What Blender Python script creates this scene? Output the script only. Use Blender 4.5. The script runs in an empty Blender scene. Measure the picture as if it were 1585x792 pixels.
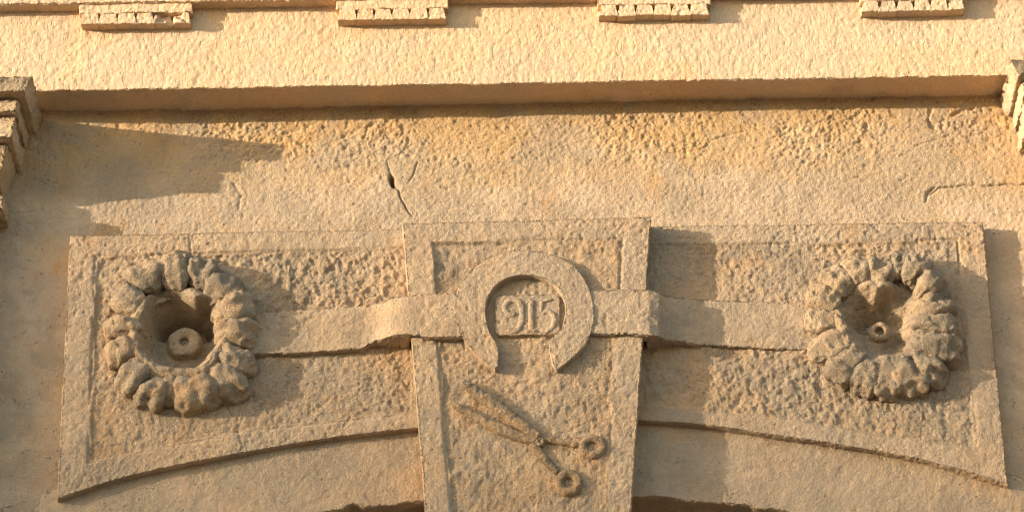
import bpy, math, random
import numpy as np

# ------------------------------------------------------------------ camera
SC = bpy.context.scene
PITCH, ROLL = math.radians(30.0), 0.0155
FPX, PXM = 4800.0, 800.0                      # focal length in photo pixels, photo pixels per metre at the wall
DIST = FPX / PXM
Z0 = 1.6 + DIST * math.sin(PITCH)             # height of the aimed point on the wall
CAM = np.array([0.0, -DIST * math.cos(PITCH), 1.6])
FW = np.array([0, math.cos(PITCH), math.sin(PITCH)])
_r = np.array([1.0, 0, 0]); _u = np.array([0, -math.sin(PITCH), math.cos(PITCH)])
RT = math.cos(ROLL) * _r - math.sin(ROLL) * _u
UP = math.sin(ROLL) * _r + math.cos(ROLL) * _u
from mathutils import Matrix, Vector
cd = bpy.data.cameras.new('camera'); cam = bpy.data.objects.new('camera', cd)
SC.collection.objects.link(cam)
cam.matrix_world = Matrix(((RT[0], UP[0], -FW[0], CAM[0]), (RT[1], UP[1], -FW[1], CAM[1]),
                           (RT[2], UP[2], -FW[2], CAM[2]), (0, 0, 0, 1)))
cd.sensor_width = 36.0; cd.lens = 36.0 * FPX / 1585.0; cd.clip_end = 5000.0
SC.camera = cam

# ------------------------------------------------------------------ sky, sun, exposure
SUN_TO = Vector((-3.0, -1.0, 0.41)).normalized()          # towards the sun: low, far to the left
elev = math.asin(SUN_TO.z)
w = bpy.data.worlds.new('World'); SC.world = w; w.use_nodes = True
nt = w.node_tree; bg = nt.nodes['Background']
sky = nt.nodes.new('ShaderNodeTexSky'); sky.sky_type = 'NISHITA'; sky.sun_disc = False
sky.sun_elevation = elev; sky.sun_rotation = math.atan2(SUN_TO.x, SUN_TO.y)
sky.dust_density = 3.0; sky.air_density = 1.0; sky.ozone_density = 0.6; sky.altitude = 0
nt.links.new(sky.outputs[0], bg.inputs[0]); bg.inputs[1].default_value = 0.15
sl = bpy.data.lights.new('sun', 'SUN'); sl.energy = 2.8; sl.angle = math.radians(0.53); sl.color = (1.0, 0.815, 0.60)
so = bpy.data.objects.new('sun', sl); SC.collection.objects.link(so)
so.rotation_euler = SUN_TO.to_track_quat('Z', 'Y').to_euler(); so.location = SUN_TO * 50
SC.view_settings.view_transform = 'Standard'; SC.view_settings.look = 'None'
SC.view_settings.exposure = 2.03; SC.view_settings.gamma = 1.0; SC.view_settings.use_curve_mapping = False
SC.cycles.use_denoising = True; SC.cycles.denoising_prefilter = 'NONE'
SC.cycles.max_bounces = 8; SC.cycles.diffuse_bounces = 5

# ------------------------------------------------------------------ numeric helpers
def pt(px, py, d):
    """photo pixel -> (x, z) on the vertical plane standing d metres in front of the wall plane"""
    px = np.asarray(px, float); py = np.asarray(py, float); d = np.asarray(d, float)
    v = FW[:, None] + RT[:, None] * ((px.ravel() - 792.5) / FPX) - UP[:, None] * ((py.ravel() - 396.0) / FPX)
    t = (-np.broadcast_to(d, px.shape).ravel() - CAM[1]) / v[1]
    return (CAM[0] + v[0] * t).reshape(px.shape), (CAM[2] + v[2] * t).reshape(px.shape)

def rail(pts, d, n=None, smooth=False):
    """photo polyline -> list of (x, z) at depth d"""
    p = np.array(pts, float); x, z = pt(p[:, 0], p[:, 1], d)
    return np.stack([x, z], 1)

def resample(P, n):
    P = np.asarray(P, float)
    s = np.r_[0, np.cumsum(np.hypot(*np.diff(P[:, :2], axis=0).T))]
    t = np.linspace(0, s[-1], n)
    return np.stack([np.interp(t, s, P[:, k]) for k in range(P.shape[1])], 1)

def curve(P, n):
    """smooth (Catmull-Rom) resample"""
    P = np.asarray(P, float)
    Q = np.vstack([2 * P[0] - P[1], P, 2 * P[-1] - P[-2]])
    out = []
    for i in range(1, len(Q) - 2):
        t = np.linspace(0, 1, 24, endpoint=False)[:, None]
        a, b, c, d = Q[i - 1], Q[i], Q[i + 1], Q[i + 2]
        out.append(0.5 * (2 * b + (c - a) * t + (2 * a - 5 * b + 4 * c - d) * t ** 2 + (3 * b - a - 3 * c + d) * t ** 3))
    out.append(P[-1:])
    return resample(np.vstack(out), n)

def _hash(ix, iy, iz, seed):
    h = (ix.astype(np.uint32) * np.uint32(374761393) + iy.astype(np.uint32) * np.uint32(668265263)
         + iz.astype(np.uint32) * np.uint32(2147483647 - 58) + np.uint32(seed * 974711 & 0xffffffff))
    h = (h ^ (h >> np.uint32(13))) * np.uint32(1274126177)
    h = (h ^ (h >> np.uint32(16))) * np.uint32(2246822519)
    return ((h ^ (h >> np.uint32(15))) & np.uint32(0xffff)).astype(np.float64) / 32767.5 - 1.0

def noise(x, y, z, seed=0):
    """smooth value noise, about -1..1"""
    x, y, z = np.broadcast_arrays(np.asarray(x, float), np.asarray(y, float), np.asarray(z, float))
    fx, fy, fz = np.floor(x), np.floor(y), np.floor(z)
    ix, iy, iz = fx.astype(np.int64), fy.astype(np.int64), fz.astype(np.int64)
    fx, fy, fz = x - fx, y - fy, z - fz
    sx, sy, sz = [f * f * f * (f * (f * 6 - 15) + 10) for f in (fx, fy, fz)]
    r = 0
    for dx in (0, 1):
        for dy in (0, 1):
            for dz in (0, 1):
                wgt = (sx if dx else 1 - sx) * (sy if dy else 1 - sy) * (sz if dz else 1 - sz)
                r = r + wgt * _hash(ix + dx, iy + dy, iz + dz, seed)
    return r

def fbm(x, y, z, f, seed=0, octv=3, gain=0.5):
    r = 0; a = 1.0; tot = 0
    for k in range(octv):
        r = r + a * noise(x * f, y * f, z * f, seed + 17 * k); tot += a
        a *= gain; f *= 2.03
    return r / tot

def polydist(x, z, pts):
    """distance from points to a polyline in world xz"""
    best = np.full(np.shape(x), 1e9)
    for (ax, az), (bx, bz) in zip(pts[:-1], pts[1:]):
        dx, dz = bx - ax, bz - az
        t = np.clip(((x - ax) * dx + (z - az) * dz) / (dx * dx + dz * dz + 1e-12), 0, 1)
        best = np.minimum(best, np.hypot(x - ax - t * dx, z - az - t * dz))
    return best

def sstep(a, b, x):
    t = np.clip((x - a) / (b - a), 0, 1); return t * t * (3 - 2 * t)

# ------------------------------------------------------------------ scene helpers
COL = SC.collection
def empty(name, loc, label, cat, group=None):
    o = bpy.data.objects.new(name, None); COL.objects.link(o); o.location = loc
    o.empty_display_size = 0.05
    o['label'] = label; o['category'] = cat
    if group: o['group'] = group
    return o

def origin(o):
    v = np.zeros(3)
    while o is not None:
        v += np.array(o.location); o = o.parent
    return v

def mesh_obj(name, V, F, mat, parent=None, loc=None, smooth=True, label=None):
    """V (n,3) world coordinates, F (m,4) or (m,3) index array -> one mesh object"""
    V = np.asarray(V, float); F = np.asarray(F, np.int32)
    po = origin(parent) if parent is not None else np.zeros(3)
    loc = np.zeros(3) if loc is None and parent is None else (V.mean(0) if loc is None else np.asarray(loc, float))
    me = bpy.data.meshes.new(name)
    me.vertices.add(len(V)); me.vertices.foreach_set('co', (V - loc).astype(np.float32).ravel())
    k = F.shape[1]
    me.loops.add(F.size); me.loops.foreach_set('vertex_index', F.ravel())
    me.polygons.add(len(F)); me.polygons.foreach_set('loop_start', np.arange(len(F), dtype=np.int32) * k)
    try: me.polygons.foreach_set('loop_total', np.full(len(F), k, np.int32))
    except Exception: pass
    me.polygons.foreach_set('use_smooth', np.full(len(F), smooth, bool))
    me.update(calc_edges=True); me.validate()
    me.materials.append(mat)
    o = bpy.data.objects.new(name, me); COL.objects.link(o)
    if parent is not None: o.parent = parent
    o.location = loc - po
    if label: o['label'] = label
    return o

def grid_faces(nr, nc, wrap=False):
    r = np.arange(nr - 1)[:, None]; c = np.arange(nc if wrap else nc - 1)[None, :]
    c2 = (c + 1) % nc
    return np.stack([r * nc + c, r * nc + c2, (r + 1) * nc + c2, (r + 1) * nc + c], -1).reshape(-1, 4)

def compact(V, F):
    used = np.unique(F); m = np.full(len(V), -1); m[used] = np.arange(len(used))
    return V[used], m[F]

def slab(A, B, front, back, cell=0.003, bevel=0.003, nside=5, rough=0.0012, seed=1, hf=None, edge_wear=0.0015,
         vs=None, nu=None, grain=0.0007):
    """rough stone slab between bottom rail A and top rail B (world xz, left to right).
    front/back: depth in metres in front of the wall plane, numbers or arrays along the rail.
    hf(x, z) adds relief to the front face.  Returns V, F, and per-face (x, z, is_front)."""
    L = max(np.hypot(*np.diff(np.asarray(A)[:, :2], axis=0).T).sum(), np.hypot(*np.diff(np.asarray(B)[:, :2], axis=0).T).sum())
    nu = nu or max(4, int(L / cell) + 1)
    A = resample(A, nu); B = resample(B, nu)
    if vs is None:
        Hh = np.hypot(*(B - A).T).max(); vs = np.linspace(0, 1, max(4, int(Hh / cell) + 1))
    vs = np.asarray(vs)[:, None]
    X = A[None, :, 0] * (1 - vs) + B[None, :, 0] * vs
    Z = A[None, :, 1] * (1 - vs) + B[None, :, 1] * vs
    fr = np.broadcast_to(np.interp(np.linspace(0, 1, nu), np.linspace(0, 1, np.size(front)), np.ravel(front)), X.shape)
    bk = np.broadcast_to(np.interp(np.linspace(0, 1, nu), np.linspace(0, 1, np.size(back)), np.ravel(back)), X.shape)
    # outward direction on the border
    ox = np.zeros_like(X); oz = np.zeros_like(Z)
    def add(sl, ax, az):
        n = np.hypot(ax, az) + 1e-9; ox[sl] += ax / n; oz[sl] += az / n
    tx = np.gradient(A[:, 0]); tz = np.gradient(A[:, 1]); add(np.s_[0, :], tz, -tx)
    tx = np.gradient(B[:, 0]); tz = np.gradient(B[:, 1]); add(np.s_[-1, :], -tz, tx)
    cx, cz = B[0] - A[0]; add(np.s_[:, 0], np.full(len(vs), -cz), np.full(len(vs), cx))
    cx, cz = B[-1] - A[-1]; add(np.s_[:, -1], np.full(len(vs), cz), np.full(len(vs), -cx))
    k = nside
    P = lambda a: np.pad(a, k, mode='edge')
    nr, nc = X.shape
    li = np.pad(np.zeros(nr, int), k, mode='linear_ramp', end_values=k)
    lj = np.pad(np.zeros(nc, int), k, mode='linear_ramp', end_values=k)
    lev = np.maximum(li[:, None], lj[None, :])
    Xp, Zp, OX, OZ, FR, BK = P(X), P(Z), P(ox), P(oz), P(fr), P(bk)
    inset = np.where(lev == 0, bevel * 0.8, np.where(lev == 1, bevel * 0.25, 0.0))
    t = np.clip((lev - 2) / max(1, k - 2), 0, 1)
    dep = np.where(lev == 0, FR, np.where(lev == 1, FR - bevel * 0.35, np.where(lev == 2, FR - bevel, 0)))
    dep = np.where(lev >= 2, (FR - bevel) * (1 - t) + BK * t, dep)
    Xp = Xp - OX * inset; Zp = Zp - OZ * inset
    # worn, chipped edges
    ew = np.clip(noise(Xp * 33, dep * 33, Zp * 33, seed + 5), -0.2, 1) * edge_wear * 0.8 \
        + np.abs(noise(Xp * 130, dep * 130, Zp * 130, seed + 6)) * edge_wear * 0.9
    border = (lev >= 0) & (lev < k) & ((np.abs(OX) + np.abs(OZ)) > 0.1)
    Xp = Xp - np.where(border, OX * ew, 0); Zp = Zp - np.where(border, OZ * ew, 0)
    if hf is not None:
        fade = np.where(lev == 0, 1.0, np.where(lev == 1, 0.9, np.clip(1 - (lev - 1) / max(1, k - 1), 0, 1)))
        dep = dep + hf(Xp, Zp) * fade
    if rough:
        side = np.where(lev < k, 1.0, 0.0)
        n1 = fbm(Xp, dep, Zp, 60, seed + 1, 3, 0.6) * rough
        n2 = fbm(Xp, dep, Zp, 60, seed + 2, 3, 0.6) * rough * 0.7
        n3 = fbm(Xp, dep, Zp, 60, seed + 3, 3, 0.6) * rough * 0.7
        gmask = 0.5 + 0.5 * sstep(-0.4, 0.3, noise(Xp * 8, dep * 8, Zp * 8, seed + 12))
        n1 = n1 + grain * gmask * (noise(Xp * 165, dep * 165, Zp * 165, seed + 8) + 0.7 * noise(Xp * 230, dep * 230, Zp * 230, seed + 9)
                                   - 1.6 * sstep(0.15, 0.75, noise(Xp * 120, dep * 120, Zp * 120, seed + 10)))
        dep = dep + n1 * side; Xp = Xp + n2 * side; Zp = Zp + n3 * side
    V = np.stack([Xp, -dep, Zp], -1).reshape(-1, 3)
    F = grid_faces(*Xp.shape)
    c = V[F].mean(1)
    isf = (lev.ravel()[F].max(1) <= 0)
    return V, F, c[:, 0], c[:, 2], isf

def ridge(path, width, height, base, n=None, cell=0.003, nc=13, power=2.5, rough=0.0006, seed=3, taper=0.0, closed=False, wmul=None):
    """raised carved strip following path (world xz): rounded section, base depth in metres"""
    path = np.asarray(path, float)
    L = np.hypot(*np.diff(path, axis=0).T).sum(); n = n or max(10, int(L / cell))
    Pn = resample(path, n)
    T = np.gradient(Pn, axis=0); T /= np.hypot(*T.T)[:, None] + 1e-9
    N = np.stack([-T[:, 1], T[:, 0]], 1)
    s = np.linspace(-1, 1, nc)
    prof = (1 - np.abs(s) ** power) ** (1 / power)
    u = np.linspace(0, 1, n)
    wd = np.broadcast_to(width if np.ndim(width) else np.full(n, width), n) if np.size(width) == n or np.ndim(width) == 0 else np.interp(u, np.linspace(0, 1, len(width)), width)
    cap = np.ones(n)
    if not closed:
        e = np.minimum(u, 1 - u) * L / (np.mean(wd) * 0.5 + 1e-9); cap = np.sqrt(np.clip(1 - (1 - np.clip(e, 0, 1)) ** 2, 0, 1))
    X = Pn[:, None, 0] + N[:, None, 0] * s[None] * wd[:, None] * 0.5 * (0.35 + 0.65 * cap[:, None])
    Z = Pn[:, None, 1] + N[:, None, 1] * s[None] * wd[:, None] * 0.5 * (0.35 + 0.65 * cap[:, None])
    hh = np.interp(u, np.linspace(0, 1, np.size(height)), np.ravel(height)) if np.ndim(height) else np.full(n, height)
    bb = np.interp(u, np.linspace(0, 1, np.size(base)), np.ravel(base)) if np.ndim(base) else np.full(n, base)
    D = bb[:, None] - 0.004 + (hh[:, None] + 0.004) * prof[None] * np.sqrt(cap)[:, None]
    D = D + fbm(X, D, Z, 90, seed, 3, 0.6) * rough * 2
    X = X + fbm(X, D, Z, 80, seed + 4, 2) * rough; Z = Z + fbm(X, D, Z, 80, seed + 5, 2) * rough
    V = np.stack([X, -D, Z], -1).reshape(-1, 3)
    return V, grid_faces(n, nc)

# ------------------------------------------------------------------ materials
def lin(c): return tuple(((v / 255) / 12.92 if v / 255 <= 0.04045 else ((v / 255 + 0.055) / 1.055) ** 2.4) for v in c)

def stone(name, base, tint, grey, stain=0.5, crust=0.0, bump=1.0, strokes=0.0, seed=0.0, pits=0.5, band=None, rust=0.5):
    """weathered limestone: base colour, warm tint patches, grey crust, grain and fine relief"""
    m = bpy.data.materials.new(name); m.use_nodes = True
    n = m.node_tree.nodes; l = m.node_tree.links
    bs = n['Principled BSDF']; bs.inputs['Roughness'].default_value = 0.95
    bs.inputs['Specular IOR Level'].default_value = 0.15
    geo = n.new('ShaderNodeNewGeometry')
    off = n.new('ShaderNodeVectorMath'); off.operation = 'ADD'; off.inputs[1].default_value = (seed * 3.1, seed * 1.7, seed * 2.3)
    l.new(geo.outputs['Position'], off.inputs[0])
    def nz(scale, detail=4, rough=0.55, src=None, dist=0.0):
        t = n.new('ShaderNodeTexNoise'); t.inputs['Scale'].default_value = scale; t.inputs['Detail'].default_value = detail
        t.inputs['Roughness'].default_value = rough; t.inputs['Distortion'].default_value = dist
        l.new((src or off).outputs[0], t.inputs['Vector']); return t
    def ramp(src, a, b):
        r = n.new('ShaderNodeMapRange'); r.inputs['From Min'].default_value = a; r.inputs['From Max'].default_value = b
        r.interpolation_type = 'SMOOTHSTEP'; l.new(src, r.inputs['Value']); return r.outputs[0]
    def mix(fac, a, b, k=1.0):
        mm = n.new('ShaderNodeMath'); mm.operation = 'MULTIPLY'; mm.inputs[1].default_value = k; l.new(fac, mm.inputs[0])
        x = n.new('ShaderNodeMix'); x.data_type = 'RGBA'; l.new(mm.outputs[0], x.inputs['Factor'])
        for s, v in ((6, a), (7, b)):
            if isinstance(v, tuple): x.inputs[s].default_value = (*v, 1)
            else: l.new(v, x.inputs[s])
        return x.outputs[2]
    def scaled(v, rot=0.0):
        mp = n.new('ShaderNodeMapping'); mp.inputs['Scale'].default_value = v; mp.inputs['Rotation'].default_value = (0, rot, 0)
        l.new(off.outputs[0], mp.inputs['Vector']); return mp
    def mul(a, b):
        t = n.new('ShaderNodeMath'); t.operation = 'MULTIPLY'; l.new(a, t.inputs[0]); l.new(b, t.inputs[1]); return t.outputs[0]
    big = nz(3.2, 5, 0.6, dist=0.4); mid = nz(14, 6, 0.65, dist=0.3); mid2 = nz(6.5, 6, 0.65, dist=0.5); mid3 = nz(24, 5, 0.65, dist=0.2)
    fine = nz(230, 3, 0.65); speck = nz(480, 2, 0.5); blot = nz(75, 4, 0.65)
    dark = tuple(v * 0.5 for v in grey); pale = tuple(min(0.8, v * 1.3) for v in base)
    c = mix(ramp(big.outputs[0], 0.40, 0.62), base, tint, stain)
    if band:                                     # old lime wash surviving on part of the wall, streaky
        sx = n.new('ShaderNodeSeparateXYZ'); l.new(geo.outputs['Position'], sx.inputs[0])
        ad = n.new('ShaderNodeMath'); ad.operation = 'ADD'; ad.inputs[1].default_value = -0.5; l.new(nz(5, 5, 0.6).outputs[0], ad.inputs[0])
        sc = n.new('ShaderNodeMath'); sc.operation = 'MULTIPLY_ADD'; sc.inputs[1].default_value = 0.34; l.new(ad.outputs[0], sc.inputs[0]); l.new(sx.outputs[2], sc.inputs[2])
        c = mix(ramp(sc.outputs[0], band[0] + 0.04, band[0] - 0.05), c, band[1], 0.8)
        c = mix(ramp(sc.outputs[0], band[0] + 0.02, band[0] + 0.14), c, band[2], 0.75)
    c = mix(ramp(mid.outputs[0], 0.44, 0.66), c, tuple(v * 1.12 for v in tint), 0.5)
    c = mix(ramp(mid2.outputs[0], 0.46, 0.58), c, grey, 0.6 + 0.4 * crust)
    c = mix(ramp(nz(7.5, 6, 0.7, dist=0.6).outputs[0], 0.57, 0.68), c, (tint[0] * 1.05, tint[1] * 0.86, tint[2] * 0.66), rust)
    c = mix(ramp(nz(4.2, 6, 0.7, dist=0.3).outputs[0], 0.55, 0.66), c, tuple(v * 0.72 for v in grey), 0.45)
    c = mix(ramp(mid3.outputs[0], 0.56, 0.72), c, dark, 0.22 + 0.4 * crust)
    c = mix(ramp(nz(9, 4, 0.6, src=scaled((2.2, 1.0, 0.35))).outputs[0], 0.55, 0.75), c, dark, 0.16)      # run marks
    c = mix(ramp(nz(11, 5, 0.65, src=scaled((0.6, 1.0, 1.7))).outputs[0], 0.58, 0.72), c, pale, 0.4)       # pale bloom
    c = mix(ramp(fine.outputs[0], 0.52, 0.72), c, pale, 0.4)
    c = mix(ramp(fine.outputs[0], 0.48, 0.30), c, dark, 0.3)
    c = mix(ramp(speck.outputs[0], 0.57, 0.70), c, dark, 0.35 * pits + 0.4 * crust)
    c = mix(ramp(blot.outputs[0], 0.58, 0.72), c, dark, 0.35 * pits + 0.4 * crust)
    # pores
    vo = n.new('ShaderNodeTexVoronoi'); vo.inputs['Scale'].default_value = 95; vo.inputs['Randomness'].default_value = 1.0
    l.new(off.outputs[0], vo.inputs['Vector'])
    pore = mul(ramp(vo.outputs['Distance'], 0.30, 0.12), ramp(nz(40, 2).outputs[0], 0.5, 0.66))
    c = mix(pore, c, tuple(v * 0.55 for v in dark), 0.6 * pits)
    l.new(c, bs.inputs['Base Color'])
    # fine relief: grain, pits, tool strokes
    def bmp(h, strength, dist, prev=None):
        b = n.new('ShaderNodeBump')
        if isinstance(strength, (int, float)): b.inputs['Strength'].default_value = strength
        else: l.new(strength, b.inputs['Strength'])
        b.inputs['Distance'].default_value = dist
        l.new(h, b.inputs['Height'])
        if prev: l.new(prev, b.inputs['Normal'])
        return b.outputs[0]
    worn = n.new('ShaderNodeMapRange'); worn.inputs['From Min'].default_value = 0.40; worn.inputs['From Max'].default_value = 0.60
    worn.inputs['To Min'].default_value = 0.45; worn.inputs['To Max'].default_value = 1.0; l.new(nz(10, 5, 0.65, dist=0.5).outputs[0], worn.inputs['Value'])
    N = bmp(nz(170, 4, 0.7).outputs[0], worn.outputs[0], 0.0056 * bump)
    N = bmp(nz(450, 2, 0.6).outputs[0], 1.0, 0.0020 * bump, N)
    inv = n.new('ShaderNodeMath'); inv.operation = 'SUBTRACT'; inv.inputs[0].default_value = 1.0; l.new(pore, inv.inputs[1])
    N = bmp(inv.outputs[0], 0.8, 0.0018 * pits, N)
    if strokes:
        s = nz(210, 2, 0.5, src=scaled((1.0, 1.0, 0.4), math.radians(12)))
        N = bmp(ramp(s.outputs[0], 0.34, 0.46), strokes, 0.0012, N)
    l.new(N, bs.inputs['Normal'])
    return m

def plain(name, col, rough=0.8, bscale=0, bdist=0.0, var=0.2, nscale=3.0):
    m = bpy.data.materials.new(name); m.use_nodes = True
    n = m.node_tree.nodes; l = m.node_tree.links; bs = n['Principled BSDF']; bs.inputs['Roughness'].default_value = rough
    t = n.new('ShaderNodeTexNoise'); t.inputs['Scale'].default_value = nscale; t.inputs['Detail'].default_value = 5
    g = n.new('ShaderNodeNewGeometry'); l.new(g.outputs['Position'], t.inputs['Vector'])
    x = n.new('ShaderNodeMix'); x.data_type = 'RGBA'; l.new(t.outputs[0], x.inputs['Factor'])
    x.inputs[6].default_value = (*[c * (1 - var) for c in col], 1); x.inputs[7].default_value = (*[c * (1 + var) for c in col], 1)
    l.new(x.outputs[2], bs.inputs['Base Color'])
    return m

M = {}
ZBAND = Z0 + 0.155
M['frieze'] = stone('pale_limestone', (0.58, 0.425, 0.285), (0.57, 0.39, 0.235), (0.50, 0.39, 0.28), 0.7, 0.0, 0.32, strokes=0.6, seed=1, pits=0.4, rust=0.35)
M['wall'] = stone('ochre_limestone', (0.43, 0.32, 0.21), (0.44, 0.295, 0.157), (0.36, 0.285, 0.205), 0.6, 0.1, 0.85, seed=2, pits=0.9,
                  band=(ZBAND, (0.475, 0.37, 0.275), (0.47, 0.30, 0.14)))
M['panel'] = stone('brown_limestone', (0.405, 0.313, 0.222), (0.42, 0.30, 0.195), (0.345, 0.28, 0.21), 0.7, 0.2, 1.0, seed=3, pits=0.7)
M['field'] = stone('pecked_limestone', (0.395, 0.30, 0.208), (0.43, 0.288, 0.17), (0.335, 0.27, 0.20), 0.8, 0.25, 1.2, seed=8, pits=0.9)
M['carved'] = stone('carved_limestone', (0.36, 0.28, 0.195), (0.38, 0.27, 0.17), (0.225, 0.19, 0.147), 0.6, 0.4, 1.2, seed=4, pits=0.9)
M['stained'] = stone('stained_limestone', (0.33, 0.245, 0.16), (0.36, 0.235, 0.13), (0.21, 0.17, 0.125), 0.7, 0.45, 1.3, seed=9, pits=1.0, rust=0.8)
M['ledge'] = stone('crusted_limestone', (0.36, 0.28, 0.195), (0.36, 0.27, 0.175), (0.17, 0.15, 0.12), 0.6, 0.5, 1.8, seed=5, pits=1.0)
M['capital'] = stone('capital_limestone', (0.49, 0.365, 0.24), (0.51, 0.355, 0.20), (0.36, 0.295, 0.22), 0.6, 0.15, 1.0, seed=6)
M['ground'] = plain('dusty_ground', (0.34, 0.25, 0.16), 0.95, var=0.25, nscale=0.6)
M['sun_blocker'] = plain('sun_blocker_surface', (0.10, 0.095, 0.05), 0.95, var=0.4, nscale=0.02)  # for the unseen ridge added to block the sun
M['wood'] = plain('old_wood', (0.10, 0.06, 0.035), 0.7, var=0.4, nscale=14)
M['iron'] = plain('rusty_iron', (0.05, 0.03, 0.02), 0.6, var=0.3, nscale=60)

# ================================================================== setting
S = 400.0
gv = [(-3000, -3000, 0), (3000, -3000, 0), (3000, 3000, 0), (-3000, 3000, 0)]
g = mesh_obj('ground', gv, [(0, 1, 2, 3)], M['ground'], smooth=False); g['kind'] = 'structure'
# unseen ridge, added so its crest hides part of the sun from the lower stones
hd = np.array([SUN_TO.x, SUN_TO.y]) / math.hypot(SUN_TO.x, SUN_TO.y); hp = np.array([-hd[1], hd[0]])
HD = 140.0
nu_, nv_ = 121, 26
uu = np.linspace(-420, 420, nu_)[None, :]; vv = np.linspace(0, 150, nv_)[:, None]
crest = (Z0 - 0.34) + HD * math.tan(elev)
prof = np.clip(vv / 60, 0, 1) ** 1.4 * (1 - 0.6 * sstep(60, 150, vv))
fall = np.clip(1 - (np.abs(uu) / 430) ** 3, 0, 1)
H = crest * prof * fall + 0.3 * noise(uu / 25 + 0 * vv, vv / 25 + 0 * uu, 0 * uu + 0 * vv, 3) * (np.abs(uu) > 15)
Hx = hd[0] * (HD - 60 + vv) + hp[0] * uu; Hy = hd[1] * (HD - 60 + vv) + hp[1] * uu
hl = mesh_obj('sun_blocking_ridge', np.stack([Hx, Hy, np.where(vv <= 0, -0.5, H)], -1).reshape(-1, 3), grid_faces(nv_, nu_), M['sun_blocker']); hl['kind'] = 'structure'

# depths in front of the tympanum wall plane
D_ARCH, D_PANEL, D_KEY, D_FRIEZE = 0.010, 0.026, 0.067, 0.074
D_REG, D_TAENIA = D_FRIEZE + 0.022, D_FRIEZE + 0.027

def ext(p, q, x0, x1):
    """photo line through p and q, extended to photo columns x0 and x1"""
    f = lambda x: (x, p[1] + (q[1] - p[1]) * (x - p[0]) / (q[0] - p[0]))
    return [f(x0), f(x1)]
XL, XR = -260, 1845

# ------------------------------------------------------------------ tympanum wall
frieze_bot = rail(ext((70, 141), (1540, 118), XL, XR), D_FRIEZE)
zsoff = float(frieze_bot[:, 1].mean())
xw0, xw1 = float(frieze_bot[0, 0]), float(frieze_bot[-1, 0])

# arch of the doorway below (concentric with the panels' lower edge)
pl_bot = rail([(88, 772), (200, 737), (351, 705), (503, 679), (650, 662)], D_PANEL)
pr_bot = rail([(988, 651), (1081, 657), (1202, 674), (1323, 693), (1435, 714), (1560, 750)], D_PANEL)
apts = np.vstack([pl_bot, pr_bot])
Am = np.c_[2 * apts[:, 0], 2 * apts[:, 1], np.ones(len(apts))]
sol = np.linalg.lstsq(Am, (apts ** 2).sum(1), rcond=None)[0]
acx, acz = sol[0], sol[1]; aR = math.sqrt(sol[2] + acx ** 2 + acz ** 2)
ob = rail([(510, 790), (655, 776), (985, 770), (1195, 790)], D_ARCH)
oR = float(np.hypot(ob[:, 0] - acx, ob[:, 1] - acz).mean())
print('arch', acx, acz - Z0, aR, oR)
def arc(R, x0, x1, n=80):
    x = np.linspace(x0, x1, n); return np.stack([x, acz + np.sqrt(np.maximum(R * R - (x - acx) ** 2, 0))], 1)

JX = 0.95                                        # half width of the doorway
wall = empty('stone_wall', (0, 0, 0), 'weathered ochre stone wall behind the carved keystone and rosette panels', 'wall')
G = lambda pts: rail(pts, 0.0)
crackA = G([(593, 236), (597, 248), (604, 268), (609, 284), (618, 300), (627, 316), (642, 338)])
hole = G([(603, 270), (609, 288)])
crackB = G([(646, 252), (642, 262), (640, 268), (633, 279)])
jointR = G([(1440, 300), (1450, 291), (1490, 288), (1540, 287), (1600, 285)])
jointR2 = G([(1432, 312), (1436, 298), (1445, 290)])
crackC = G([(1415, 228), (1450, 218), (1490, 205), (1530, 203)])
crackD = G([(1085, 232), (1110, 215), (1150, 205)])
crackE = G([(690, 290), (760, 283), (800, 290)]); crackF = G([(360, 283), (375, 300), (368, 322)])
chipG = G([(1440, 172), (1437, 186), (1445, 197), (1462, 184), (1482, 177), (1508, 169)]); chipH = G([(495, 262), (520, 262), (540, 255)])
zsm0 = float(G([(700, 240)])[0, 1]); zsm1 = float(G([(700, 330)])[0, 1])
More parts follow.
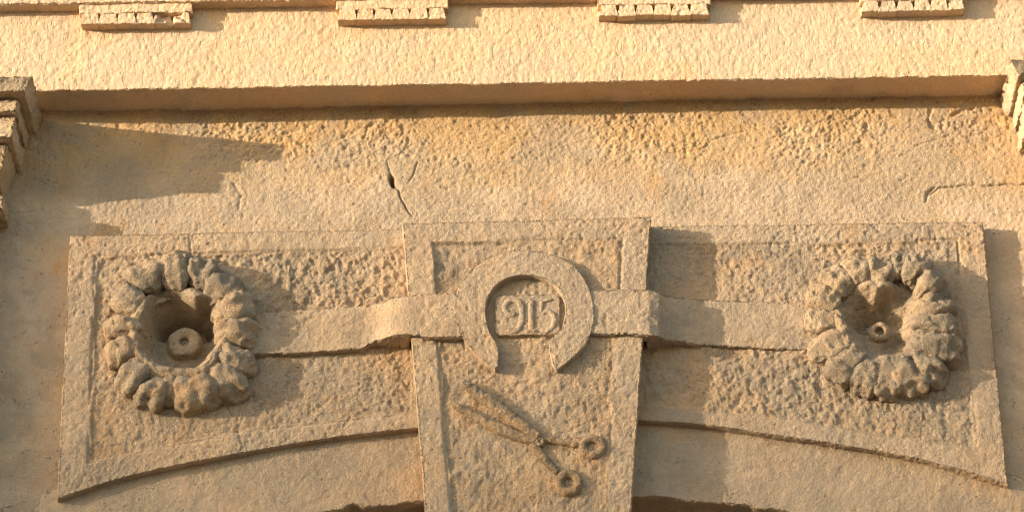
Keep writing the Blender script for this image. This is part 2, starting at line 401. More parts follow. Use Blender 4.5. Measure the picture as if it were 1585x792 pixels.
def wall_relief(x, z):
    smoothband = sstep(zsm0 + 0.03, zsm0 - 0.05, z + 0.03 * noise(x * 5, 0 * x, z * 8, 91))      # plastered lower band
    patch = np.exp(-((x - float(G([(1415, 270)])[0, 0])) / 0.05) ** 2)
    k = np.clip(1 - 0.72 * smoothband - 0.4 * patch, 0.22, 1) * (0.45 + 0.55 * sstep(-0.35, 0.25, fbm(x, 0 * x, z, 9, 71, 2)))
    h = 0.0032 * k * fbm(x, 0 * x, z, 95, 21, 3, 0.75) + 0.0016 * fbm(x, 0 * x, z, 14, 25, 3)
    h -= 0.0022 * k * sstep(0.25, 0.8, fbm(x, 0 * x, z, 90, 27, 2)) 
    h += 0.0007 * noise(x * 170, 0 * x, z * 170, 29)
    h += 0.005 * noise(x * 1.8, 0 * x, z * 3.5, 33)
    wob = 0.003 * noise(x * 60, 0 * x, z * 60, 35)
    x0_, z0_ = x, z
    x = x + 0.0035 * fbm(x, 0 * x, z, 45, 36, 2); z = z + 0.0035 * fbm(x, 0 * x, z, 45, 38, 2)
    for ln, wd, dp in ((crackA, 0.0010, 0.007), (crackB, 0.0016, 0.003), (jointR, 0.002, 0.004), (jointR2, 0.003, 0.004),
                       (crackC, 0.0016, 0.0012), (crackD, 0.002, 0.002), (crackE, 0.002, 0.0015), (crackF, 0.003, 0.002)):
        dd = polydist(x, z, ln) + 0.0016 * sstep(0.2, 0.9, noise(x * 35, 0 * x, z * 35, 39)) 
        h -= dp * np.exp(-(np.maximum(dd, 0) / wd) ** 2)
    hx_, hz_ = hole.mean(0); ux, uz = (hole[1] - hole[0]) / np.hypot(*(hole[1] - hole[0]))
    pu = ((x - hx_) * ux + (z - hz_) * uz) / 0.0135; pv = ((x - hx_) * uz - (z - hz_) * ux) / (0.0046 * (1 - 0.35 * np.clip(pu, -1, 1)))
    h -= 0.03 * np.exp(-(np.abs(pu) ** 2 + np.abs(pv) ** 2) ** 2)
    h -= 0.004 * sstep(0.005, 0.0, polydist(x, z, chipG) + 2.0 * wob) + 0.002 * sstep(0.012, 0.0, polydist(x, z, chipH) + wob)
    return h
ztop = zsoff + 0.03
zfine = float(G([(800, 385)])[0, 1])                       # finely modelled down to just below the panel tops
fine = np.linspace(ztop, zfine, int((ztop - zfine) / 0.0022))
def wall_sheet(xa, xb, za, zb, cell):
    xs = np.linspace(xa, xb, int((xb - xa) / cell) + 1); zs = np.linspace(za, zb, max(2, int(abs(zb - za) / cell) + 1))
    X, Z = np.meshgrid(xs, zs); D = wall_relief(X, Z)
    V = np.stack([X, -D, Z], -1).reshape(-1, 3); F = grid_faces(*X.shape); c = V[F].mean(1)
    return V, F, c[:, 0], c[:, 2]
V, F, cx, cz = wall_sheet(xw0 - 0.2, xw1 + 0.2, zfine, ztop, 0.0019)
cr = crackA[np.argsort(crackA[:, 1])]; xs_cr = np.interp(cz, cr[:, 1], cr[:, 0])
xj = float(G([(1432, 300)])[0, 0]); zj = np.interp(cx, jointR[:, 0], jointR[:, 1])
kind = np.where(cx < xs_cr, 0, np.where(cx < xj, 1, np.where(cz > zj, 2, 3)))
for i in range(4):
    Vc, Fc = compact(V, F[kind == i]); mesh_obj('stone', Vc, Fc, M['wall'], wall)
# lower part of the wall, each side of the doorway
zspring = acz + math.sqrt(oR ** 2 - (JX - acx) ** 2)
for sgn in (-1, 1):
    xa, xb = (xw0 - 0.2, -0.80) if sgn < 0 else (0.80, xw1 + 0.2)
    V, F, _, _ = wall_sheet(xa, xb, zspring + 0.02, zfine, 0.005)
    mesh_obj('stone', V, F, M['wall'], wall)
    xa, xb = (xw0 - 0.2, -JX) if sgn < 0 else (JX, xw1 + 0.2)
    V, F, *_ = slab([(xa, 0.0), (xb, 0.0)], [(xa, zspring + 0.06), (xb, zspring + 0.06)], -0.007, -0.4, cell=0.04, nside=3, rough=0.002, seed=77)
    mesh_obj('jamb', V, F, M['wall'], wall)

# ------------------------------------------------------------------ plain arch ring under the panels
def arch_relief(x, z): return 0.0011 * fbm(x, 0 * x, z, 70, 41, 3, 0.65) + 0.0013 * fbm(x, 0 * x, z, 16, 43, 2)
archA = arc(oR, -JX, JX, 200); archB = np.stack([archA[:, 0], np.minimum(arc(aR + 0.03, -JX, JX, 200)[:, 1], 99)], 1)
chip = float(rail([(545, 785)], D_ARCH)[0, 0])
archA[:, 1] += 0.010 * np.exp(-((archA[:, 0] - chip) / 0.016) ** 2) + 0.002 * noise(archA[:, 0] * 40, 0 * archA[:, 0], 0 * archA[:, 0], 8)
V, F, *_ = slab(archA, archB, D_ARCH, -0.35, cell=0.003, nside=18, rough=0.0010, grain=0.0004, seed=44, hf=arch_relief, edge_wear=0.002)
o = mesh_obj('arch_ring', V, F, M['panel'], loc=(0, 0, float(acz + oR)))
o['label'] = 'plain curved stone arch band below the carved panels, its shaded underside at the bottom'; o['category'] = 'arch'
# door set back in the opening
door = empty('wooden_door', (0, 0.33, 0), 'dark wooden door set deep under the stone arch', 'door')
nb = 8
for i in range(nb):
    xa = -JX + 2 * JX * i / nb + 0.003; xb = -JX + 2 * JX * (i + 1) / nb - 0.003
    xs = np.linspace(xa, xb, 8)
    V, F, *_ = slab([(xa, 0.02), (xb, 0.02)], np.stack([xs, arc(oR + 0.02, xa, xb, 8)[:, 1]], 1), -0.30, -0.345, cell=0.05, nside=4, rough=0.0008, seed=50 + i)
    mesh_obj('plank', V, F, M['wood'], door)

# ================================================================== entablature
ent = empty('entablature', (0, -D_FRIEZE, zsoff), 'sunlit pale stone lintel band with rows of small carved pegs along its top', 'lintel')
def strokes_relief(x, z):
    xr = x + 0.2 * z
    wv = noise(x * 2.2, 0 * x, z * 4, 61)
    s = noise((xr + 0.02 * wv) * 135, 0 * x, z * 62, 62)
    h = -0.0007 * sstep(0.3, 0.85, s) * (0.3 + 0.7 * sstep(-0.3, 0.4, noise(x * 5, 0 * x, z * 9, 69))) + 0.0006 * fbm(x, 0 * x, z, 60, 63, 3, 0.6) + 0.0010 * noise(x * 9, 0 * x, z * 9, 65)
    h += 0.0005 * noise(x * 200, 0 * x, z * 130, 66)
    return h
f_top = rail(ext((0, 27), (1320, 5), XL, XR), D_FRIEZE)
f_top[:, 1] += 0.03
V, F, *_ = slab(frieze_bot, f_top, D_FRIEZE, -0.02, cell=0.0024, bevel=0.0025, nside=24, rough=0.0006, grain=0.0003, seed=60, hf=strokes_relief, edge_wear=0.0028)
mesh_obj('frieze', V, F, M['frieze'], ent)
t_bot = rail(ext((0, 8), (1320, -13.5), XL, XR), D_TAENIA); t_top = t_bot.copy(); t_top[:, 1] += 0.06
V, F, *_ = slab(t_bot, t_top, D_TAENIA, -0.02, cell=0.0026, bevel=0.003, nside=14, rough=0.0008, seed=67, hf=strokes_relief, edge_wear=0.0025)
mesh_obj('taenia', V, F, M['frieze'], ent)
u_bot = t_top + np.array([0, 0.0005]); u_top = u_bot + np.array([0, 0.75])
V, F, *_ = slab(u_bot, u_top, D_FRIEZE + 0.006, -0.02, cell=0.012, nside=4, rough=0.0012, seed=68)
mesh_obj('upper_frieze', V, F, M['frieze'], ent)

def tl(px):   # photo row of the taenia's lower front edge at this column
    return 8 - 21.5 / 1320 * px
rng = random.Random(4)
for bi, (x0, x1) in enumerate(((122, 298), (520, 694), (924, 1100), (1331, 1497))):
    yb0, yt0 = tl(x0) + 16, tl(x0) - 4; yb1, yt1 = tl(x1) + 16, tl(x1) - 4
    reg_a = rail([(x0, yb0), (x1, yb1)], D_REG); reg_b = rail([(x0, yt0), (x1, yt1)], D_REG)
    V, F, *_ = slab(reg_a, reg_b, D_REG, D_FRIEZE - 0.005, cell=0.0022, bevel=0.002, nside=9, rough=0.0012, seed=70 + bi, edge_wear=0.002)
    reg = mesh_obj('regula', V, F, M['frieze'], ent)
    for k in range(6):
        a, b = x0 + 4 + (x1 - x0 - 8) * k / 6, x0 + 4 + (x1 - x0 - 8) * (k + 1) / 6
        g_ = rng.uniform(0.6, 1.8)
        top = [(a + g_ + 1.5, tl(a) + 15), (b - g_ - 1.5, tl(b) + 15)]
        drop = 32.5 + rng.uniform(-0.6, 0.6)
        bot = [(a - 1.7, tl(a) + drop), (b + 1.7, tl(b) + drop)]
        fa = D_REG - 0.0005
        A_, B_ = rail(bot, fa), rail(top, fa)
        hfun = (lambda x, z: -0.014 * sstep(0.2, 0.9, fbm(x, 0 * x, z, 55, 5, 2) + 0.45)) if (bi == 0 and k >= 4) else None
        V, F, *_ = slab(A_, B_, fa, D_FRIEZE - 0.004, cell=0.0018, bevel=0.0012, nside=8, rough=0.0012, seed=90 + bi * 7 + k, edge_wear=0.0016, hf=hfun)
        # the face leans out towards the foot
        mesh_obj('gutta', V, F, M['frieze'], reg)

# ================================================================== pilaster capitals at both sides
def capital(side, label):
    """side -1 left, +1 right; steps as (inner front column, top row, bottom row, depth)"""
    if side < 0:
        steps = [(51, 117, 143, 0.158, 'abacus'), (31, 143.5, 175, 0.138, 'fascia'), (25, 176, 214, 0.128, 'fascia'),
                 (14, 216, 262, 0.110, 'moulding'), (-8, 262, 305, 0.062, 'neck')]
        ast = (6, 300, 325, 0.075)
        far = XL
    else:
        steps = [(1562, 91, 116, 0.158, 'abacus'), (1579, 116.5, 148, 0.138, 'fascia'), (1585, 149, 187, 0.128, 'fascia'),
                 (1594, 188, 235, 0.118, 'moulding'), (1620, 235, 278, 0.062, 'neck')]
        ast = (1605, 273, 298, 0.075)
        far = XR
    px = 50 if side < 0 else 1571
    xb, zb = pt(np.array(far), np.array(400.0), 0.0)
    c = empty('pilaster_capital', (float(xb) * 0.9, -0.03, float(pt(np.array(px), np.array(262.0), 0.1)[1])), label, 'capital', 'stepped capitals at the two ends')
    zlow = None
    for i, (x, y0, y1, d, nm) in enumerate(steps + [(*ast, 'astragal')]):
        far_y = 0.0
        xb_ = x + (side * {'abacus': 13, 'fascia': 5, 'moulding': 22}.get(nm, 0))
        a = rail([(xb_, y1)], d)[0]; b = rail([(x, y0)], d)[0]
        fx = float(pt(np.array(far), np.array(y0), d)[0])
        zt = b[1] if zlow is None or nm == 'astragal' else zlow - 0.0005
        A_ = [(fx, a[1]), (a[0], a[1])]; B_ = [(fx, zt), (b[0], zt)]
        if side > 0: A_, B_ = A_[::-1], B_[::-1]
        mat = M['ledge'] if nm == 'abacus' else M['capital']
        V, F, _x, _z, isf = slab(A_, B_, d, -0.01, cell=0.0028, bevel=0.010 if nm == 'astragal' else (0.004 if nm == 'abacus' else 0.009), nside=20, rough=0.003, seed=120 + i + (20 if side > 0 else 0), edge_wear=0.005,
                                   hf=(lambda x, z, zt=zt, za=a[1]: -0.055 * sstep(zt, za, z) if nm == 'moulding' else 0 * x))
        ob_ = mesh_obj(nm, V, F, mat, c)
        if nm == 'abacus':                       # dark crust only on the weathered front
            ob_.data.materials.append(M['capital']); ob_.data.polygons.foreach_set('material_index', np.where(isf, 0, 1).astype(np.int32))
        if nm != 'astragal': zlow = a[1]
    x = -8 if side < 0 else 1620
    a = pt(np.array(float(x)), np.array(300.0), 0.045)
    fx = float(pt(np.array(float(far)), np.array(300.0), 0.045)[0])
    xx = sorted([fx, float(a[0]) + side * 0.004])
    V, F, *_ = slab([(xx[0], 0.0), (xx[1], 0.0)], [(xx[0], zlow + 0.002), (xx[1], zlow + 0.002)], 0.054, -0.01, cell=0.012, nside=8, rough=0.001, seed=140)
    mesh_obj('shaft', V, F, M['capital'], c)
capital(-1, 'shaded stepped stone capital at the left edge under the lintel')
capital(1, 'sunlit stepped stone capital at the right edge under the lintel')

# ================================================================== carved panels with rosettes
ROS = {'L': (279, 512, 0.030), 'R': (1366, 502, 0.030)}
def ros_centre(k):
    x, z = pt(np.array(float(ROS[k][0])), np.array(float(ROS[k][1])), D_PANEL + ROS[k][2]); return float(x), float(z)

def panel(side, label):
    if side < 0:
        A_ = curve(pl_bot, 300); A_ = np.vstack([A_, A_[-1:] + [0.02, 0.002]])
        B_ = rail([(108, 364), (640, 353)], D_PANEL)
        inner = rail([(148, 396), (618, 384), (640, 384), (640, 640), (560, 647), (380, 667), (137, 715)], D_PANEL)
        ck = 'L'
    else:
        A_ = curve(pr_bot, 300); A_ = np.vstack([A_[:1] - [0.02, -0.001], A_])
        B_ = rail([(992, 350), (1522, 342)], D_PANEL)
        inner = rail([(990, 379), (1100, 379), (1482, 370), (1514, 694), (1400, 678), (1200, 646), (990, 628)], D_PANEL)
        ck = 'R'
    cxr, czr = ros_centre(ck)
    poly = inner
    loop = np.vstack([poly, poly[:1]])
    sd = 0 if side < 0 else 7
    def inside(x, z):
        r = np.zeros(np.shape(x), bool); n = len(poly)
        for i in range(n):
            (x1, z1), (x2, z2) = poly[i], poly[(i + 1) % n]
            cond = (z1 > z) != (z2 > z)
            r ^= cond & (x < (x2 - x1) * (z - z1) / (z2 - z1 + 1e-12) + x1)
        return r
    depth_f = 0.0042 if side < 0 else 0.0030
    def relief(x, z):
        d = polydist(x, z, loop); ins = inside(x, z)
        wob = 0.002 * noise(x * 40, 0 * x, z * 40, 201 + sd)
        t = np.where(ins, sstep(0.0, 0.007, d + wob), 0.0)
        lump = fbm(x, 0 * x, z, 52, 203 + sd, 3, 0.7); lump2 = np.abs(noise(x * 105, 0 * x, z * 95, 205 + sd))
        pk = sstep(0.2, 0.7, noise((x + 0.35 * z) * 95, 0 * x, (z - 0.35 * x) * 60, 206 + sd))
        pm = 0.55 + 0.45 * sstep(-0.4, 0.5, noise(x * 6, 0 * x, z * 6, 209 + sd))
        rough_f = -depth_f + pm * (0.0042 * lump + 0.0018 * lump2 - 0.0018 * pk)
        margin = 0.0012 * fbm(x, 0 * x, z, 75, 207 + sd, 3, 0.65) + 0.0013 * noise(x * 11, 0 * x, z * 11, 208)
        h = margin * (1 - t) + rough_f * t
        h -= 0.0035 * np.exp(-((d) / 0.003) ** 2) * np.clip(0.6 + noise(x * 12, 0 * x, z * 12, 211 + sd), 0, 1)
        for jl in joints: h -= 0.0022 * np.exp(-((polydist(x, z, jl) + 0.0012 * noise(x * 60, 0 * x, z * 60, 213)) / 0.0016) ** 2)
        return h
    joints = [rail(q, D_PANEL) for q in ([[(293, 362), (296, 398)], [(368, 664), (376, 694)], [(545, 640), (532, 660)]] if side < 0 else [[(1345, 344), (1372, 366)]])]
    V, F, cx, cz, isf = slab(A_, B_, D_PANEL, -0.006, cell=0.0021, bevel=0.003, nside=9, rough=0.0007, seed=200 + sd, hf=relief, edge_wear=0.0025)
    loc = (float(A_[:, 0].mean()), -D_PANEL, float(A_[:, 1].min()))
    p = empty('carved_panel', loc, label, 'panel', 'carved panels either side of the keystone')
    rr = np.hypot(cx - cxr, cz - czr)
    keep = ~(isf & (rr < 0.092))
    ins = inside(cx, cz) & isf
    Vc, Fc = compact(V, F[keep & ins]); mesh_obj('field', Vc, Fc, M['field'], p)
    Vc, Fc = compact(V, F[keep & ~ins]); mesh_obj('margin', Vc, Fc, M['panel'], p)
    # ribbon running from the rosette up on to the keystone
    if side < 0:
        bot = [(352, 549, .034), (430, 548, .034), (500, 545, .034), (560, 541, .035), (582, 528, .045), (606, 521, .064), (632, 519, .0755), (655, 523, .0755), (715, 523, .0755)]
        top = [(352, 484, .034), (430, 479, .034), (500, 475, .034), (575, 471, .035), (592, 466, .045), (606, 459, .064), (622, 456, .0755), (655, 454, .0755), (715, 452, .0755)]
    else:
        bot = [(905, 518, .0755), (960, 518, .0755), (1004, 520, .0755), (1020, 522, .070), (1034, 527, .052), (1060, 530, .038), (1090, 535, .0315), (1180, 540, .0280), (1275, 543, .0268)]
        top = [(905, 448, .0755), (960, 447, .0755), (1006, 447, .0755), (1021, 452, .070), (1030, 457, .052), (1060, 460, .038), (1090, 462, .0315), (1180, 466, .0280), (1275, 469, .0268)]
    def rl(pts):
        q = np.array(pts, float); x, z = pt(q[:, 0], q[:, 1], q[:, 2]); return np.stack([x, z, q[:, 2]], 1)
    a3 = resample(rl(bot), 190); b3 = resample(rl(top), 190)
    fr = 0.5 * (a3[:, 2] + b3[:, 2])
    bk = np.where(fr > 0.05, 0.045, D_PANEL - 0.012) if False else np.minimum(fr - 0.012, np.where(fr > 0.07, 0.058, D_PANEL - 0.010))
    if side < 0: bk = np.where(a3[:, 0] > float(pt(np.array(632.), np.array(500.), D_KEY)[0]), 0.055, D_PANEL - 0.012)
    else: bk = np.where(a3[:, 0] < float(pt(np.array(1002.), np.array(500.), D_KEY)[0]), 0.055, D_PANEL - 0.012)
    rel = lambda x, z: 0.0012 * fbm(x, 0 * x, z, 65, 231 + sd, 3, 0.6) + 0.0016 * noise(x * 16, 0 * x, z * 16, 233 + sd)
    V, F, *_ = slab(a3[:, :2], b3[:, :2], fr, bk, cell=0.0022, bevel=0.003, nside=7, rough=0.0012, seed=230 + sd, hf=rel, edge_wear=0.005, nu=190)
    mesh_obj('ribbon', V, F, M['panel'], p)
    return p
panel(-1, 'carved stone panel left of the keystone, with sunk rough field and ribbon')
panel(1, 'carved stone panel right of the keystone, with sunk rough field and ribbon')

def blob(c, a, b, cdep, ang, base, seed, crease=0.0, curl=0.0, n=(64, 52), lump=0.17, erode=1.0):
    """one fleshy petal: centre (x,z), half sizes radial/tangential/depth, radial direction ang"""
    th = np.linspace(0, math.pi, n[0])[:, None]; ph = np.linspace(0, 2 * math.pi, n[1], endpoint=False)[None, :]
    sp = lambda v, p: np.sign(v) * np.abs(v) ** p
    r = np.cos(th) + 0 * ph; t = np.sin(th) * np.cos(ph); d = np.sin(th) * np.sin(ph)
    r, t, d = sp(r, .72), sp(t, .8), sp(d, .72)
    tt = t / (np.abs(t) + np.abs(d) + 0.3)
    k = 1 + lump * (noise(r * 1.5 + seed, t * 1.5, d * 1.5, seed) + 0.35 * noise(r * 3.5, t * 3.5 + seed, d * 3.5, seed + 3))
    k = k - crease * np.exp(-(t / 0.28) ** 2) * np.clip(d, 0, 1) * sstep(-0.6, 0.5, r)
    k = k - 0.22 * crease * np.exp(-((t - 0.15) / 0.3) ** 2) * np.clip(r, 0, 1)
    R_, T_, D_ = r * a * k, t * b * k * (1 + 0.18 * r), d * cdep * k
    D_ = D_ - curl * np.clip(r, -1, 1) ** 2 * cdep * np.where(r > 0, 1, 0.55)
    er = np.array([math.cos(ang), math.sin(ang)]); et = np.array([-er[1], er[0]])
    X = c[0] + er[0] * R_ + et[0] * T_; Z = c[1] + er[1] * R_ + et[1] * T_; D_ = base + D_
    f = fbm(X, D_, Z, 120, seed + 9, 3, 0.6) * 0.0016
    X = X + f * er[0]; Z = Z + f * er[1] + 0.5 * f; m_ = 0.0034 * erode * fbm(X, D_, Z, 48, seed + 11, 2, 0.6); D_ = D_ + f + m_; X = X + m_ * er[0] * 0.8; Z = Z + m_ * er[1] * 0.8
    g_ = 0.0013 * (noise(X * 130, D_ * 130, Z * 130, seed + 21) + 0.7 * noise(X * 240, D_ * 240, Z * 240, seed + 22) - 1.5 * sstep(0.2, 0.7, noise(X * 85, D_ * 85, Z * 85, seed + 23)))
    V = np.stack([X, -(D_ + g_), Z + g_], -1).reshape(-1, 3)
    F = grid_faces(n[0], n[1], wrap=True)
    q = V[F]; nn = np.cross(q[:, 2] - q[:, 0], q[:, 3] - q[:, 1])
    if (nn * (q.mean(1) - V.mean(0))).sum() < 0: F = F[:, ::-1]
    return V, F

def rosette(k, label, petals, bowl_r, hub, deep, pits=()):
    cx, cz = ros_centre(k)
    e = empty('rosette', (cx, -D_PANEL, cz), label, 'rosette', 'carved flower rosettes')
    # cup: polar sheet with rim, wall and floor
    nr, na = 110, 260; RIM = 0.031 if k == 'L' else 0.027; FL0 = 0.62 if k == 'L' else 0.42
    rr = np.linspace(0.0005, 0.128, nr)[:, None]; aa = np.linspace(0, 2 * math.pi, na, endpoint=False)[None, :]
    wob = 1 + 0.10 * noise(np.cos(aa) * 2.1 + 7, np.sin(aa) * 2.1, 0 * aa, 301 + int(deep * 500)) + 0.05 * noise(np.cos(aa) * 5, np.sin(aa) * 5 + 3, 0 * aa, 303)
    rim = bowl_r * wob
    q = rr / rim
    h = np.where(q < 1, -deep + (deep + RIM) * sstep(FL0, 1.10, q), RIM - 0 * q)
    h = np.where(q >= 1.0, RIM * sstep(1.62, 1.15, q) + (-deep + (deep + RIM) * sstep(FL0, 1.10, q) - RIM) * (q < 1.12), h)
    h = h - 0.012 * sstep(0.104, 0.126, rr)
    X = cx + rr * np.cos(aa); Z = cz + rr * np.sin(aa)
    for (pxx, pyy, rad, dp) in pits:
        x_, z_ = pt(np.array(float(pxx)), np.array(float(pyy)), D_PANEL - 0.01)
        h = h - dp * sstep(1.3, 0.45, np.hypot(X - x_, Z - z_) / rad + 0.22 * fbm(X, 0 * X, Z, 28, 311, 2))
    h = h + 0.005 * fbm(X, h, Z, 45, 307, 3, 0.6) + 0.0014 * fbm(X, h, Z, 140, 309, 2)
    V = np.stack([X, -(D_PANEL + h), Z], -1).reshape(-1, 3)
    mesh_obj('cup', V, grid_faces(nr, na, wrap=True), M['carved'], e)
    for i, (px, py, a, b, c, crease, er) in enumerate(petals):
        pr_ = random.Random(i * 7 + ord(k)); a *= pr_.uniform(.92, 1.08); b *= pr_.uniform(.9, 1.12); c *= pr_.uniform(.9, 1.12)
        x, z = pt(np.array(float(px)), np.array(float(py)), D_PANEL + c * 0.55)
        ang = math.atan2(float(z) - cz, float(x) - cx) + er
        V, F = blob((float(x), float(z)), a * 1.06 / 800, b * 1.14 / 800, c * 0.68, ang, D_PANEL + 0.011, 320 + i * 13 + ord(k), crease, 0.35, erode=(1.0 if k == 'L' else 1.35))
        mesh_obj('petal', V, F, M['carved'], e)
    # boss in the middle, with a drilled hole
    hx, hy, r0, hd_, hr, hbase = hub
    x, z = pt(np.array(float(hx)), np.array(float(hy)), D_PANEL + hd_); x, z = float(x), float(z)
    prof = [(0.05, hbase), (0.25 * hr / r0 * 2, hbase), (hr / r0 * 0.92, hd_ - 0.012), (hr / r0, hd_ - 0.002), (hr / r0 * 1.12, hd_), (0.6, hd_ + 0.0015), (0.86, hd_ - 0.0005), (0.97, hd_ - 0.004), (1.03, hd_ - 0.010), (1.1, hd_ - 0.018), (1.25, hd_ - 0.03), (1.4, -deep - 0.02)]
    pr = resample(np.array(prof) * [r0, 1], 40)
    a2 = np.linspace(0, 2 * math.pi, 56, endpoint=False)[None, :]
    R2 = pr[:, :1] * (1 + 0.05 * noise(np.cos(a2) * 1.3, np.sin(a2) * 1.3, pr[:, 1:] * 40, 5) + 0.06 * noise(np.cos(a2) * 3, np.sin(a2) * 3, pr[:, 1:] * 90, 7)); Dp = pr[:, 1:] + 0 * a2
    X = x + R2 * np.cos(a2); Z = z + R2 * np.sin(a2); Dp = Dp + 0.003 * fbm(X, Dp, Z, 80, 6, 2)
    mesh_obj('boss', np.stack([X, -(D_PANEL + Dp), Z], -1).reshape(-1, 3), grid_faces(40, 56, wrap=True), M['carved'], e)
    return e
# petals: photo column, row, half length, half width (photo px), depth (m), crease, twist
rosette('L', 'stone rosette with chunky curled petals around a deep cup, on the left panel', [
    (228, 424, 30, 24, .038, .15, 0), (270, 417, 32, 21, .040, .14, 0), (312, 423, 29, 21, .036, .14, .1),
    (346, 444, 31, 24, .044, .20, 0), (362, 478, 31, 20, .044, .15, 0), (366, 513, 31, 21, .042, .10, 0),
    (362, 553, 32, 19, .042, .12, 0), (349, 587, 31, 22, .036, .20, -.1), (302, 604, 31, 33, .040, .28, 0),
    (262, 600, 26, 15, .030, .1, .1), (236, 604, 28, 19, .034, .15, 0), (210, 576, 31, 21, .036, .14, 0),
    (192, 541, 31, 18, .038, .15, 0), (190, 506, 31, 17, .036, .15, 0), (200, 464, 30, 20, .036, .15, 0)],
    0.078, (285, 527, 0.031, -0.013, 0.009, -0.022), 0.034, pits=[(266, 488, .042, .062), (316, 496, .028, .055)])
rosette('R', 'eroded stone rosette with a small drilled boss, on the right panel', [
    (1418, 415, 30, 19, .040, .1, 0), (1440, 440, 32, 17, .044, .1, 0), (1446, 470, 34, 18, .044, .2, 0),
    (1449, 501, 34, 18, .043, .2, 0), (1448, 532, 36, 22, .044, .15, .1), (1436, 566, 34, 20, .038, .2, 0),
    (1405, 580, 34, 21, .036, .15, 0), (1372, 582, 34, 18, .032, .1, 0), (1340, 578, 33, 18, .030, .15, 0),
    (1310, 562, 32, 20, .030, .15, 0), (1288, 534, 33, 20, .028, .15, 0), (1277, 497, 30, 17, .020, .1, 0),
    (1276, 461, 28, 18, .019, .1, 0), (1297, 433, 27, 18, .021, .1, 0), (1328, 420, 27, 18, .022, .1, 0), (1364, 419, 25, 19, .023, .08, 0), (1391, 412, 22, 14, .026, .2, 0)],
    0.072, (1362, 511, 0.020, 0.000, 0.0085, -0.02), 0.012, pits=[(1326, 484, .042, .034), (1383, 480, .035, .034), (1390, 540, .028, .012)])

# ================================================================== keystone
kA = rail([(659, 806), (976, 806)], D_KEY); kB = rail([(622, 345), (1009, 334)], D_KEY)
k_in = rail([(668, 374), (964, 369), (944, 690), (938, 812), (702, 812), (690, 700)], D_KEY)
kloop = np.vstack([k_in, k_in[:1]])
def kinside(x, z):
    r = np.zeros(np.shape(x), bool); n = len(k_in)
    for i in range(n):
        (x1, z1), (x2, z2) = k_in[i], k_in[(i + 1) % n]
        r ^= ((z1 > z) != (z2 > z)) & (x < (x2 - x1) * (z - z1) / (z2 - z1 + 1e-12) + x1)
    return r
xkr = float(pt(np.array(930.), np.array(560.), D_KEY)[0])
def key_relief(x, z):
    d = polydist(x, z, kloop); ins = kinside(x, z)
    t = np.where(ins, sstep(0.0, 0.006, d + 0.002 * noise(x * 40, 0 * x, z * 40, 401)), 0.0)
    sink = 0.0055 * (0.35 + 0.65 * sstep(xkr, xkr - 0.2, x))
    fld = -sink + 0.0027 * fbm(x, 0 * x, z, 50, 403, 3, 0.6) + 0.0013 * np.abs(noise(x * 95, 0 * x, z * 85, 405))
    mrg = 0.0012 * fbm(x, 0 * x, z, 75, 407, 3, 0.65) + 0.0012 * noise(x * 12, 0 * x, z * 12, 408)
    h = mrg * (1 - t) + fld * t
    return h - 0.003 * np.exp(-(d / 0.003) ** 2) * np.clip(0.7 + noise(x * 12, 0 * x, z * 12, 411), 0, 1)
V, F, cx, cz, isf = slab(kA, kB, D_KEY, -0.006, cell=0.0021, bevel=0.004, nside=18, rough=0.0008, seed=400, hf=key_relief, edge_wear=0.003)
key = empty('keystone', (float(kA[:, 0].mean()), -D_KEY, float(kA[:, 1].min())), 'tapered stone keystone carved with a horseshoe, the number 915 and scissors', 'keystone')
ins = kinside(cx, cz) & isf
Vc, Fc = compact(V, F[ins]); mesh_obj('field', Vc, Fc, M['field'], key)
Vc, Fc = compact(V, F[~ins]); mesh_obj('margin', Vc, Fc, M['panel'], key)

# horseshoe
D_HS = D_KEY + 0.011
hs_out = [(766, 571), (738, 549), (715, 521), (704, 489), (707, 452), (727, 418), (760, 395), (805, 386), (850, 392), (885, 408), (908, 436), (919, 470), (919, 500), (908, 530), (888, 552), (861, 573)]
hs_in = [(770, 570), (772, 550), (769, 532), (757, 510), (752, 486), (755, 462), (768, 442), (788, 430), (812, 426), (838, 430), (860, 443), (873, 465), (874, 490), (866, 510), (850, 526), (852, 550), (859, 571)]
a3 = curve(rail(hs_out, D_HS), 240); b3 = curve(rail(hs_in, D_HS), 240)
rel = lambda x, z: 0.0010 * fbm(x, 0 * x, z, 75, 421, 3, 0.65) + 0.0010 * noise(x * 20, 0 * x, z * 20, 423)
V, F, *_ = slab(b3, a3, D_HS, D_KEY - 0.010, cell=0.002, bevel=0.003, nside=7, rough=0.0008, seed=420, hf=rel, edge_wear=0.002, nu=260)
mesh_obj('horseshoe', V, F, M['panel'], key, label='raised stone horseshoe opening downwards')
# number tablet with raised figures
D_TB = D_KEY + 0.0035
tb_o = np.array([(766, 466), (772, 458), (800, 455), (852, 454), (864, 462), (868, 486), (864, 512), (852, 519), (800, 521), (776, 519), (767, 505)])
x0, x1 = 766, 867
colx = np.linspace(x0, x1, 60)
topy = 456 + 9 * np.clip((np.abs(colx - 816) - 40) / 10.5, 0, 1) ** 2.5 - 2 * (colx - 766) / 100
boty = 520 - 9 * np.clip((np.abs(colx - 816) - 40) / 10.5, 0, 1) ** 2.5 - 1.5 * (colx - 766) / 100
rel = lambda x, z: 0.0009 * fbm(x, 0 * x, z, 80, 431, 3, 0.6)
V, F, *_ = slab(rail(np.c_[colx, boty], D_TB), rail(np.c_[colx, topy], D_TB), D_TB, D_KEY - 0.012, cell=0.002, bevel=0.003, nside=6, rough=0.0009, seed=430, hf=rel, edge_wear=0.002)
tab = mesh_obj('number_tablet', V, F, M['panel'], key, label='small sunk tablet reading 915 inside the horseshoe')
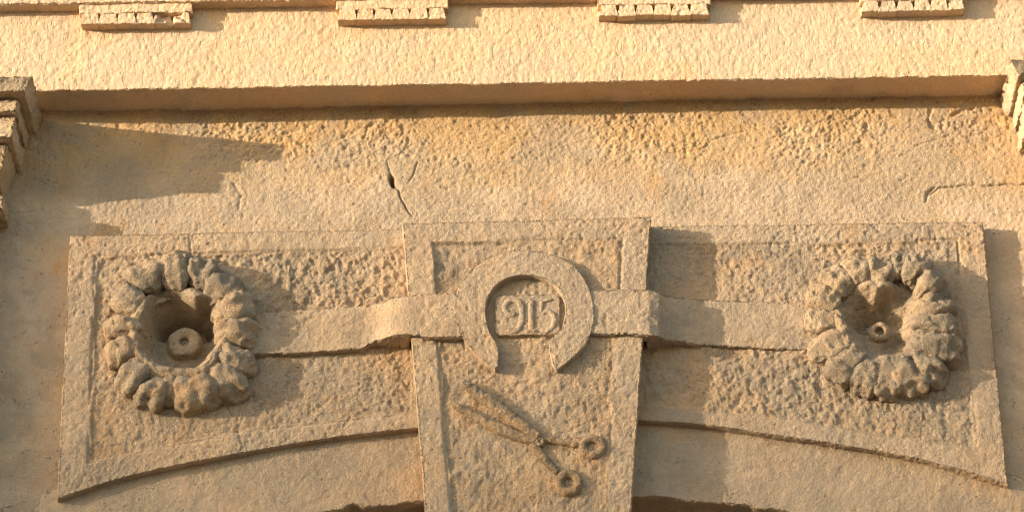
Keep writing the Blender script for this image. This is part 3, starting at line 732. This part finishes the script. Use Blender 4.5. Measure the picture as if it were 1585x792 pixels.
def stroke(pts, wpx, h, name='digit', smooth=True, base=D_TB, parent=None, seed=440, **kw):
    P_ = rail(pts, base + h); P_ = curve(P_, 80) if smooth else P_
    return ridge(P_, wpx / 800, h, base, cell=0.0014, seed=seed, rough=0.0011, **kw)
def join(parts):
    Vs, Fs, n = [], [], 0
    for V, F in parts: Vs.append(V); Fs.append(F + n); n += len(V)
    return np.vstack(Vs), np.vstack(Fs)
HG = 0.0028
d9 = stroke([(799, 484), (788, 485), (781, 477), (786, 466), (797, 463), (806, 470), (808, 484), (806, 500), (798, 510), (785, 508)], 10.5, HG, seed=441)
mesh_obj('digit', *d9, M['panel'], tab)
d1 = join([stroke([(822, 462), (822.5, 511)], 11, HG, smooth=False, seed=442), stroke([(814, 469), (822, 462)], 6, HG * 0.8, smooth=False, seed=443), stroke([(815, 511), (830, 511)], 6, HG * 0.8, smooth=False, seed=444)])
mesh_obj('digit', *d1, M['panel'], tab)
d5 = join([stroke([(839, 464), (857, 462)], 7, HG, smooth=False, seed=445), stroke([(839, 464), (838, 483)], 7, HG, smooth=False, seed=446),
           stroke([(838, 484), (847, 481), (856, 486), (858, 496), (853, 507), (844, 511), (836, 507)], 10, HG, seed=447)])
mesh_obj('digit', *d5, M['panel'], tab)

# scissors, low relief
D_SF = D_KEY - 0.004
sc_loc = rail([(835, 684)], D_SF)[0]
sci = bpy.data.objects.new('scissors', None); COL.objects.link(sci); sci.parent = key
sci.location = np.array([sc_loc[0], -D_SF, sc_loc[1]]) - origin(key); sci.empty_display_size = 0.03
sci['label'] = 'pair of scissors carved in low relief, blades slightly open'
SB = D_SF
bl1 = ridge(curve(rail([(712, 588), (745, 610), (790, 643), (838, 680)], SB + .008), 80), np.array([.011, .021, .025, .026, .025, .018]), .0135, SB, cell=.0018, power=3.2, seed=460, rough=.0016)
mesh_obj('blade', *bl1, M['stained'], sci)
bl2 = ridge(curve(rail([(698, 622), (733, 642), (783, 666), (836, 685)], SB + .006), 80), np.array([.009, .016, .020, .022, .021, .016]), .0105, SB, cell=.0018, power=3.0, seed=461, rough=.0014)
mesh_obj('blade', *bl2, M['stained'], sci)
h1 = ridge(curve(rail([(828, 674), (850, 679), (878, 684), (898, 688)], SB + .007), 60), np.array([.022, .018, .015, .015]), .0085, SB, cell=.0018, seed=462, rough=.0012)
h2 = ridge(curve(rail([(822, 684), (838, 702), (856, 722), (866, 731)], SB + .007), 60), np.array([.022, .018, .016, .016]), .0095, SB, cell=.0018, seed=463, rough=.0012)
def ring(cxp, cyp, rx, ry, wpx, h, seed):
    t = np.linspace(0, 2 * math.pi, 60)
    P_ = rail(np.c_[cxp + rx * np.cos(t), cyp + ry * np.sin(t)], SB + h)
    return ridge(P_, wpx / 800, h, SB, cell=.0018, seed=seed, rough=.0015, closed=True)
mesh_obj('handle', *join([h1, ring(917, 689, 15.5, 12.5, 15, .0100, 464)]), M['stained'], sci)
mesh_obj('handle', *join([h2, ring(880, 744, 14.5, 14, 16, .0115, 465)]), M['stained'], sci)
pv = ring(836, 682, 4.5, 4, 9, .012, 466)
mesh_obj('pivot', *pv, M['stained'], sci)
